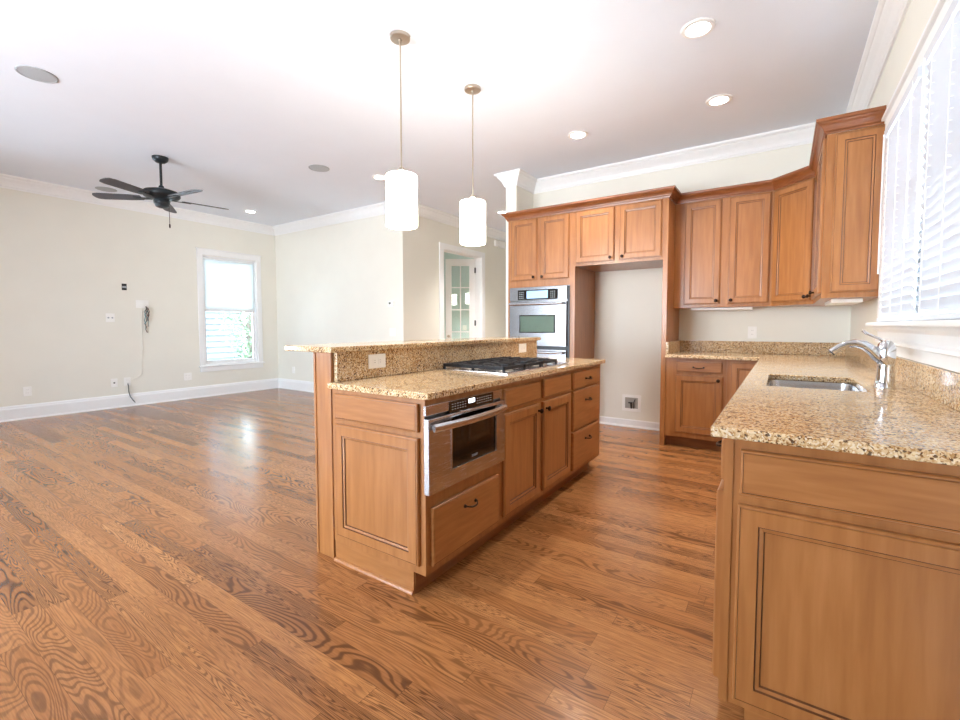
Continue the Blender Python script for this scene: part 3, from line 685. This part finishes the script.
m = MB(); m.prism([(-.951, BY-.001), (-.951, BY-.031), (RX-.031, BY-.031), (RX-.031, 1.41), (RX-.001, 1.41), (RX-.001, BY-.001)], .9145, 1.034); obj('backsplash', m, M_granite, None, .002, 'granite backsplash strip along the window wall and the back wall', 'backsplash')
m = MB(); m.box(-.951, -.925, 4.69, BY-.033, .9145, 1.034, 0, .002); obj('side_splash', m, M_granite, None, 0, 'short granite side splash against the tall niche panel', 'backsplash')

# --- sink and faucet
t = thing('sink', 'stainless undermount sink set in the granite under the window', 'sink', ((SKX0+SKX1)/2, (SKY0+SKY1)/2, .69))
def rrect(x0, x1, y0, y1, r, z, k=6):
    P = []
    for cx, cy, a0 in ((x1-r, y1-r, 0), (x0+r, y1-r, PI/2), (x0+r, y0+r, PI), (x1-r, y0+r, 1.5*PI)):
        for i in range(k): a = a0+PI/2*i/(k-1); P.append((cx+r*math.cos(a), cy+r*math.sin(a), z))
    return P
def rr_(i, r, z): return rrect(SKX0+i, SKX1-i, SKY0+i, SKY1-i, r, z)
m = MB(); m.rings([rr_(-.018, .05, .878), rr_(-.018, .05, .8825), rr_(.003, .045, .8825), rr_(.006, .045, .86), rr_(.012, .05, .73), rr_(.022, .05, .712), rr_(.04, .05, .705)], 0, False, True, True)
obj('basin', m, M_steel, t)
m = MB(); m.lathe([(.045, .7055), (.043, .709), (.03, .707), (.028, .7065)], ((SKX0+SKX1)/2, (SKY0+SKY1)/2, 0), 22); obj('drain', m, M_chrome, t)
fy, fx = 2.70, .388
t = thing('faucet', 'chrome single handle faucet standing behind the sink', 'faucet', (fx, fy, .914))
m = MB(); m.lathe([(.040, .9145), (.040, .919), (.036, .925), (.034, .95), (.031, .985), (.030, 1.01), (.030, 1.02)], (fx, fy, 0), 24); obj('base', m, M_chrome, t)
m = MB(); m.lathe([(.030, 1.021), (.033, 1.026), (.035, 1.06), (.034, 1.09), (.029, 1.112), (.018, 1.125), (.004, 1.129)], (fx, fy, 0), 24); obj('body', m, M_chrome, t)
m = MB(); P = [(.385, 1.035), (.362, 1.055), (.340, 1.083), (.312, 1.105), (.280, 1.113), (.250, 1.108), (.226, 1.096), (.206, 1.080), (.196, 1.070)]
m.tube([(x, fy, z) for x, z in P], [.025, .025, .0235, .0215, .019, .0175, .017, .018, .0185], 16); 
sp_ = obj('spout', m, M_chrome, t)
m = MB(); m.tube([(.1965, fy, 1.0705), (.192, fy, 1.066)], [.0165, .0150], 14); obj('spray_face', m, M_black, sp_)
m = MB(); m.tube([(.386, fy, 1.118), (.366, fy, 1.134), (.340, fy, 1.148), (.318, fy, 1.160), (.303, fy, 1.174)], [.010, .0085, .0078, .009, .0085], 12, 0, True, .7); obj('lever', m, M_chrome, t)

# ------------------------------------------------------------------ wall plates and wiring
def plate(name, label, cat, o, n, kind, w=.072, h=.118, zc=0, dark=False):
    M = Mface(o, n); t = thing(name, label, cat, (o[0], o[1], zc-h/2))
    m = MB(M); m.box(-w/2, w/2, -.006, -.0005, zc-h/2, zc+h/2, 0, .002); obj('cover_plate', m, M_plate, t)
    gangs = [0] if w < .1 or kind == 'outlet_h' else ([-.023, .023] if w < .15 else [-.046, 0, .046])
    vert = h >= w or w >= .1 and h > .1
    for gx in gangs:
        if kind == 'outlet':
            for s in (-1, 1):
                m = MB(M); m.box(gx-.017, gx+.017, -.0082, -.006, zc+s*.02-.014, zc+s*.02+.014, 0, .001)
                for q in (-.006, .006): m.box(gx+q-.001, gx+q+.001, -.0084, -.0082, zc+s*.02-.003, zc+s*.02+.006, 1)
                obj('receptacle', m, [M_plate, M_slot], t)
        elif kind == 'outlet_h':
            for s in (-1, 1):
                m = MB(M); m.box(gx+s*.02-.014, gx+s*.02+.014, -.0082, -.006, zc-.017, zc+.017, 0, .001)
                for q in (-.006, .006): m.box(gx+s*.02-.004, gx+s*.02+.004, -.0084, -.0082, zc+q-.001, zc+q+.001, 1)
                obj('receptacle', m, [M_plate, M_slot], t)
        elif kind == 'switch':
            m = MB(M); m.box(gx-.016, gx+.016, -.009, -.006, zc-.033, zc+.033, 0, .002); obj('rocker', m, M_plate, t)
        elif kind == 'jack':
            m = MB(M); m.lathe([(.011, -.006), (.011, -.012), (.006, -.012), (.006, -.02)], (gx, 0, zc), 12, axis='y'); obj('jack', m, M_black if dark else M_grille, t)
    return t
plate('wall_outlet', 'white outlet on the granite backsplash at the near end of the bar', 'outlet', (-1.858, 1.74), (1, 0), 'outlet_h', .125, .078, 1.003)
plate('wall_switch', 'small white plate on the granite backsplash behind the cooktop', 'switch', (-1.858, 3.417), (1, 0), 'outlet_h', .13, .078, 1.006)
plate('wall_outlet', 'white outlet on the kitchen back wall under the upper cabinets', 'outlet', (-.258, BY), (0, -1), 'outlet', .078, .122, 1.125)
plate('wall_outlet', 'white outlet low on the living room left wall, farthest from the window', 'outlet', (LX, 1.528), (1, 0), 'outlet', .08, .122, .357)
plate('wall_jack', 'white plate with a dark cable jack low on the left wall', 'jack', (LX, 2.441), (1, 0), 'jack', .08, .122, .371, True)
to = plate('wall_outlet', 'white plate low on the left wall with a loose dark cable hanging to the floor', 'outlet', (LX, 2.60), (1, 0), 'outlet', .085, .122, .375)
plate('wall_outlet', 'white double outlet low on the left wall below the window corner', 'outlet', (LX, 3.423), (1, 0), 'outlet', .118, .122, .37)
plate('wall_jack', 'white plate at mid height on the left wall, left of the dangling wires', 'jack', (LX, 2.428), (1, 0), 'jack', .105, .125, 1.321)
tm = plate('media_plate', 'wide white plate on the left wall with wires dangling from it', 'plate', (LX, 2.829), (1, 0), 'switch', .165, .12, 1.533)
plate('wall_outlet', 'white outlet low on the living room back wall', 'outlet', (-7.59, LY), (0, -1), 'outlet', .075, .12, .373)
plate('wall_switch', 'white light switch below the thermostat', 'switch', (-5.005, LY), (0, -1), 'switch', .118, .122, 1.10)
plate('wall_switch', 'white switch in the room behind the glass door', 'switch', (-6.2, HY-.02), (0, -1), 'switch', .118, .122, 1.15)
t = thing('thermostat', 'small white thermostat on the living room back wall', 'thermostat', (-5.02, LY, 1.49)); M = Mface((-5.02, LY), (0, -1))
m = MB(M); m.box(-.06, .06, -.026, -.0005, 1.49, 1.58, 0, .005); b = obj('case', m, M_plate, t)
m = MB(M); m.box(-.035, .005, -.0275, -.026, 1.53, 1.562); obj('display', m, plain('lcd_grey', srgb(96, 104, 100), .2), b)
t = thing('door_chime', 'pair of white boxes high on the passage wall right of the glass door', 'chime', (WX, 7.72, 2.76)); M = Mface((WX, 7.60), (1, 0))
m = MB(M); m.box(0, .14, -.05, -.0005, 2.77, 2.88, 0, .006); obj('speaker_box', m, M_plate, t); m = MB(M); m.box(.16, .36, -.045, -.0005, 2.76, 2.89, 0, .006); obj('chime_box', m, M_plate, t)
# open electrical box
t = thing('open_wall_box', 'small black open electrical box on the left wall', 'wall box', (LX, 2.611, 1.73)); M = Mface((LX, 2.611), (1, 0))
m = MB(M); rect_frame(m, -.03, .03, 1.73, 1.825, .005, -.004, -.0005); m.box(-.026, .026, -.0012, -.0006, 1.734, 1.821); obj('box', m, M_black, t)
m = MB(M); m.box(-.026, .026, -.006, -.004, 1.762, 1.79, 0, .001); obj('strap', m, M_grille, t)
# wires from the media plate
t = thing('dangling_wires', 'bundle of loose colored wires hanging from the wide plate on the left wall', 'wires', (LX+.02, 2.87, 1.05))
for k, mt in enumerate((M_wire1, M_wire2, M_wire3, M_wire1, M_wire2, M_black)):
    m = MB(); y = 2.862+random.uniform(-.015, .03); P = [(LX+.012, 2.87, 1.50)]
    z = 1.46; end = (1.06, 1.1, 1.16, 1.2, 1.24, 1.3)[k]
    while z > end:
        P.append((LX+.016+.006*k+random.uniform(-.004, .004), y+random.uniform(-.022, .022), z)); z -= .045
    m.tube(P, .0045, 6); obj('wire', m, mt, t)
m = MB(); m.tube([(LX+.010, 2.815, 1.47), (LX+.009, 2.80, 1.2), (LX+.009, 2.812, .9), (LX+.009, 2.79, .6), (LX+.009, 2.79, .47), (LX+.010, 2.72, .42), (LX+.011, 2.645, .395)], .004, 8); obj('signal_cable', m, M_pale, None, 0, 'thin white cable running down the left wall from the wide plate', 'cable')
m = MB(); m.tube([(LX+.02, 2.60, .345), (LX+.035, 2.602, .30), (LX+.03, 2.605, .22), (LX+.035, 2.62, .15), (LX+.06, 2.64, .10), (LX+.075, 2.665, .06)], .006, 8); obj('loose_cable', m, M_black, None, 0, 'short dark cable end dangling from the low plate on the left wall', 'cable')
# refrigerator water box
t = thing('water_supply_box', 'white recessed water valve box low on the refrigerator niche wall', 'valve box', (-1.453, BY, .19)); M = Mface((-1.56, BY), (0, -1))
m = MB(M); rect_frame(m, 0, .214, .19, .383, .032, -.01, -.0005); obj('frame', m, M_plate, t)
m = MB(M); m.box(.03, .184, -.0018, -.0006, .22, .353); obj('recess', m, plain('recess_grey', srgb(168, 164, 156), .6), t)
m = MB(M); m.tube([(.107, -.01, .225), (.107, -.02, .27), (.107, -.03, .285)], .009, 8); m.box(.075, .125, -.034, -.018, .285, .30, 0, .003); m.tube([(.135, -.012, .225), (.137, -.02, .30), (.15, -.012, .335)], .005, 6); obj('valve', m, M_black, t)

# ------------------------------------------------------------------ ceiling fixtures
def can(x, y, label, watts=CAN_W):
    t = thing('recessed_light', label, 'ceiling light', (x, y, CZ-.012), None)
    m = MB(); m.lathe([(.066, CZ-.0005), (.066, CZ-.006), (.072, CZ-.012), (.096, CZ-.009), (.099, CZ-.0005)], (x, y, 0), 32, caps=(False, False)); obj('trim_ring', m, M_trim, t)
    m = MB(); m.lathe([(.066, CZ-.0005), (.066, CZ-.005), (.03, CZ-.0065)], (x, y, 0), 28); obj('lens', m, M_lens, t)
    l = bpy.data.lights.new('lamp', 'SPOT'); l.energy = watts*4; l.color = (1, .97, .93); l.spot_size = math.radians(104); l.spot_blend = 1; l.shadow_soft_size = .06
    o = bpy.data.objects.new('lamp', l); COL.objects.link(o); o.parent = t; o.location = (0, 0, -.02)
can(-.495, 3.20, 'lit recessed light, the largest and nearest one in the kitchen ceiling')
can(-.492, 4.29, 'lit recessed light in the kitchen ceiling in front of the corner cabinet')
can(-1.716, 4.28, 'lit recessed light in the kitchen ceiling in front of the refrigerator niche')
can(-4.253, 4.08, 'lit recessed light half hidden behind the nearer pendant lamp', 6)
can(-7.243, 4.08, 'lit recessed light near the living room window corner beyond the fan', 1.5)
can(-3.886, 6.44, 'lit recessed light in the passage beside the oven cabinet crown', 24)
can(-1.716, .9, 'unseen recessed light over the floor before the paneled near end of the island')  # out of view, included for the light it gives the kitchen
can(-4.25, .15, 'unseen recessed light in the living room ceiling between the fan and the rear wall', 6)  # out of view, carries on the ceiling row to supply light
can(-7.24, .15, 'unseen recessed light near the left wall above the window closest to the rear wall', 6)  # also out of view, kept as a light source
can(-5.7, 6.9, 'added recessed light in the room behind the glass door', 70)  # unseen lamp added because the room needed light
for x, y, lb in ((-4.642, 1.02, 'round grey ceiling speaker nearest the camera at the left'), (-4.611, 3.447, 'round grey ceiling speaker between the fan and the nearer pendant'), (-7.711, 2.333, 'round grey ceiling speaker close to the left wall crown molding')):
    t = thing('ceiling_speaker', lb, 'speaker', (x, y, CZ-.008))
    m = MB(); m.lathe([(.118, CZ-.0005), (.118, CZ-.005), (.108, CZ-.008), (.106, CZ-.0005)], (x, y, 0), 32, caps=(False, False)); obj('rim', m, M_grille, t)
    m = MB(); m.lathe([(.106, CZ-.0005), (.106, CZ-.005), (.06, CZ-.007), (.01, CZ-.0072)], (x, y, 0), 32); obj('grille', m, M_grille, t)
def pendant(x, y, zb, zt, label):
    t = thing('pendant_lamp', label, 'pendant lamp', (x, y, zb), None)
    m = MB(); m.lathe([(.064, CZ-.0005), (.064, CZ-.018), (.060, CZ-.022), (.012, CZ-.024), (.011, CZ-.034)], (x, y, 0), 30); obj('canopy', m, M_nickel, t)
    m = MB(); m.tube([(x, y, CZ-.03), (x, y, zt+.04)], .0055, 10); obj('stem', m, M_nickel, t)
    m = MB(); m.lathe([(.008, zt+.052), (.016, zt+.046), (.018, zt+.03), (.010, zt+.02), (.012, zt+.002)], (x, y, 0), 18); obj('stem_joint', m, M_nickel, t)
    m = MB(); R = .102
    m.lathe([(.012, zt), (R-.012, zt), (R-.003, zt-.004), (R, zt-.012), (R, zb+.012), (R-.003, zb+.004), (R-.012, zb), (.012, zb)], (x, y, 0), 40); obj('lamp_shade', m, M_shade, t)
    m = MB(); m.lathe([(.004, zb-.012), (.009, zb-.009), (.009, zb-.001)], (x, y, 0), 14); obj('finial', m, M_nickel, t)
pendant(-2.104, 2.21, 1.848, 2.185, 'lit white cylinder pendant lamp over the near end of the bar')
pendant(-2.079, 2.993, 1.850, 2.187, 'lit white cylinder pendant lamp over the far end of the bar')
# fan
FXc, FYc = -5.776, 2.245
t = thing('ceiling_fan', 'dark ceiling fan on a short rod in the living room', 'ceiling fan', (FXc, FYc, 2.51))
m = MB(); m.lathe([(.078, CZ-.0005), (.078, CZ-.012), (.07, CZ-.035), (.045, CZ-.058), (.02, CZ-.066)], (FXc, FYc, 0), 28); obj('canopy', m, M_fan, t)
m = MB(); m.tube([(FXc, FYc, CZ-.06), (FXc, FYc, 2.72)], .013, 12); obj('downrod', m, M_fan, t)
m = MB(); m.lathe([(.022, 2.755), (.03, 2.728), (.10, 2.712), (.165, 2.69), (.178, 2.668), (.178, 2.645), (.165, 2.628), (.11, 2.612), (.08, 2.60)], (FXc, FYc, 0), 36); obj('motor_housing', m, M_fan, t)
m = MB(); m.lathe([(.078, 2.6), (.080, 2.585), (.074, 2.58), (.078, 2.57), (.076, 2.556), (.068, 2.548), (.06, 2.525), (.035, 2.514), (.01, 2.512)], (FXc, FYc, 0), 28); obj('switch_housing', m, M_fan, t)
for k in range(5):
    a = math.atan2(.656, .127)+k*2*PI/5; Mb = Matrix.Translation((FXc, FYc, 2.618)) @ Matrix.Rotation(a, 4, 'Z') @ Matrix.Rotation(math.radians(11), 4, 'X')
    m = MB(Mb); pl = [(.20, -.05), (.30, -.062), (.60, -.07), (.655, -.058), (.672, -.03), (.675, 0), (.672, .03), (.655, .058), (.60, .07), (.30, .062), (.20, .05)]
    m.prism(pl, -.004, .004); b = obj('blade', m, M_blade, t)
    m = MB(Mb); m.prism([(.10, -.018), (.19, -.02), (.27, -.035), (.285, 0), (.27, .035), (.19, .02), (.10, .018)], -.012, -.0045); obj('blade_bracket', m, M_fan, b)
cx_, cy_ = FXc+.06, FYc+.045
m = MB(); m.tube([(cx_, cy_, 2.545), (cx_+.004, cy_, 2.43), (cx_+.004, cy_, 2.34)], .0028, 6); m.lathe([(.003, 2.34), (.008, 2.33), (.008, 2.30), (.004, 2.292)], (cx_+.004, cy_, 0), 10); obj('pull_chain', m, M_bronze, t)
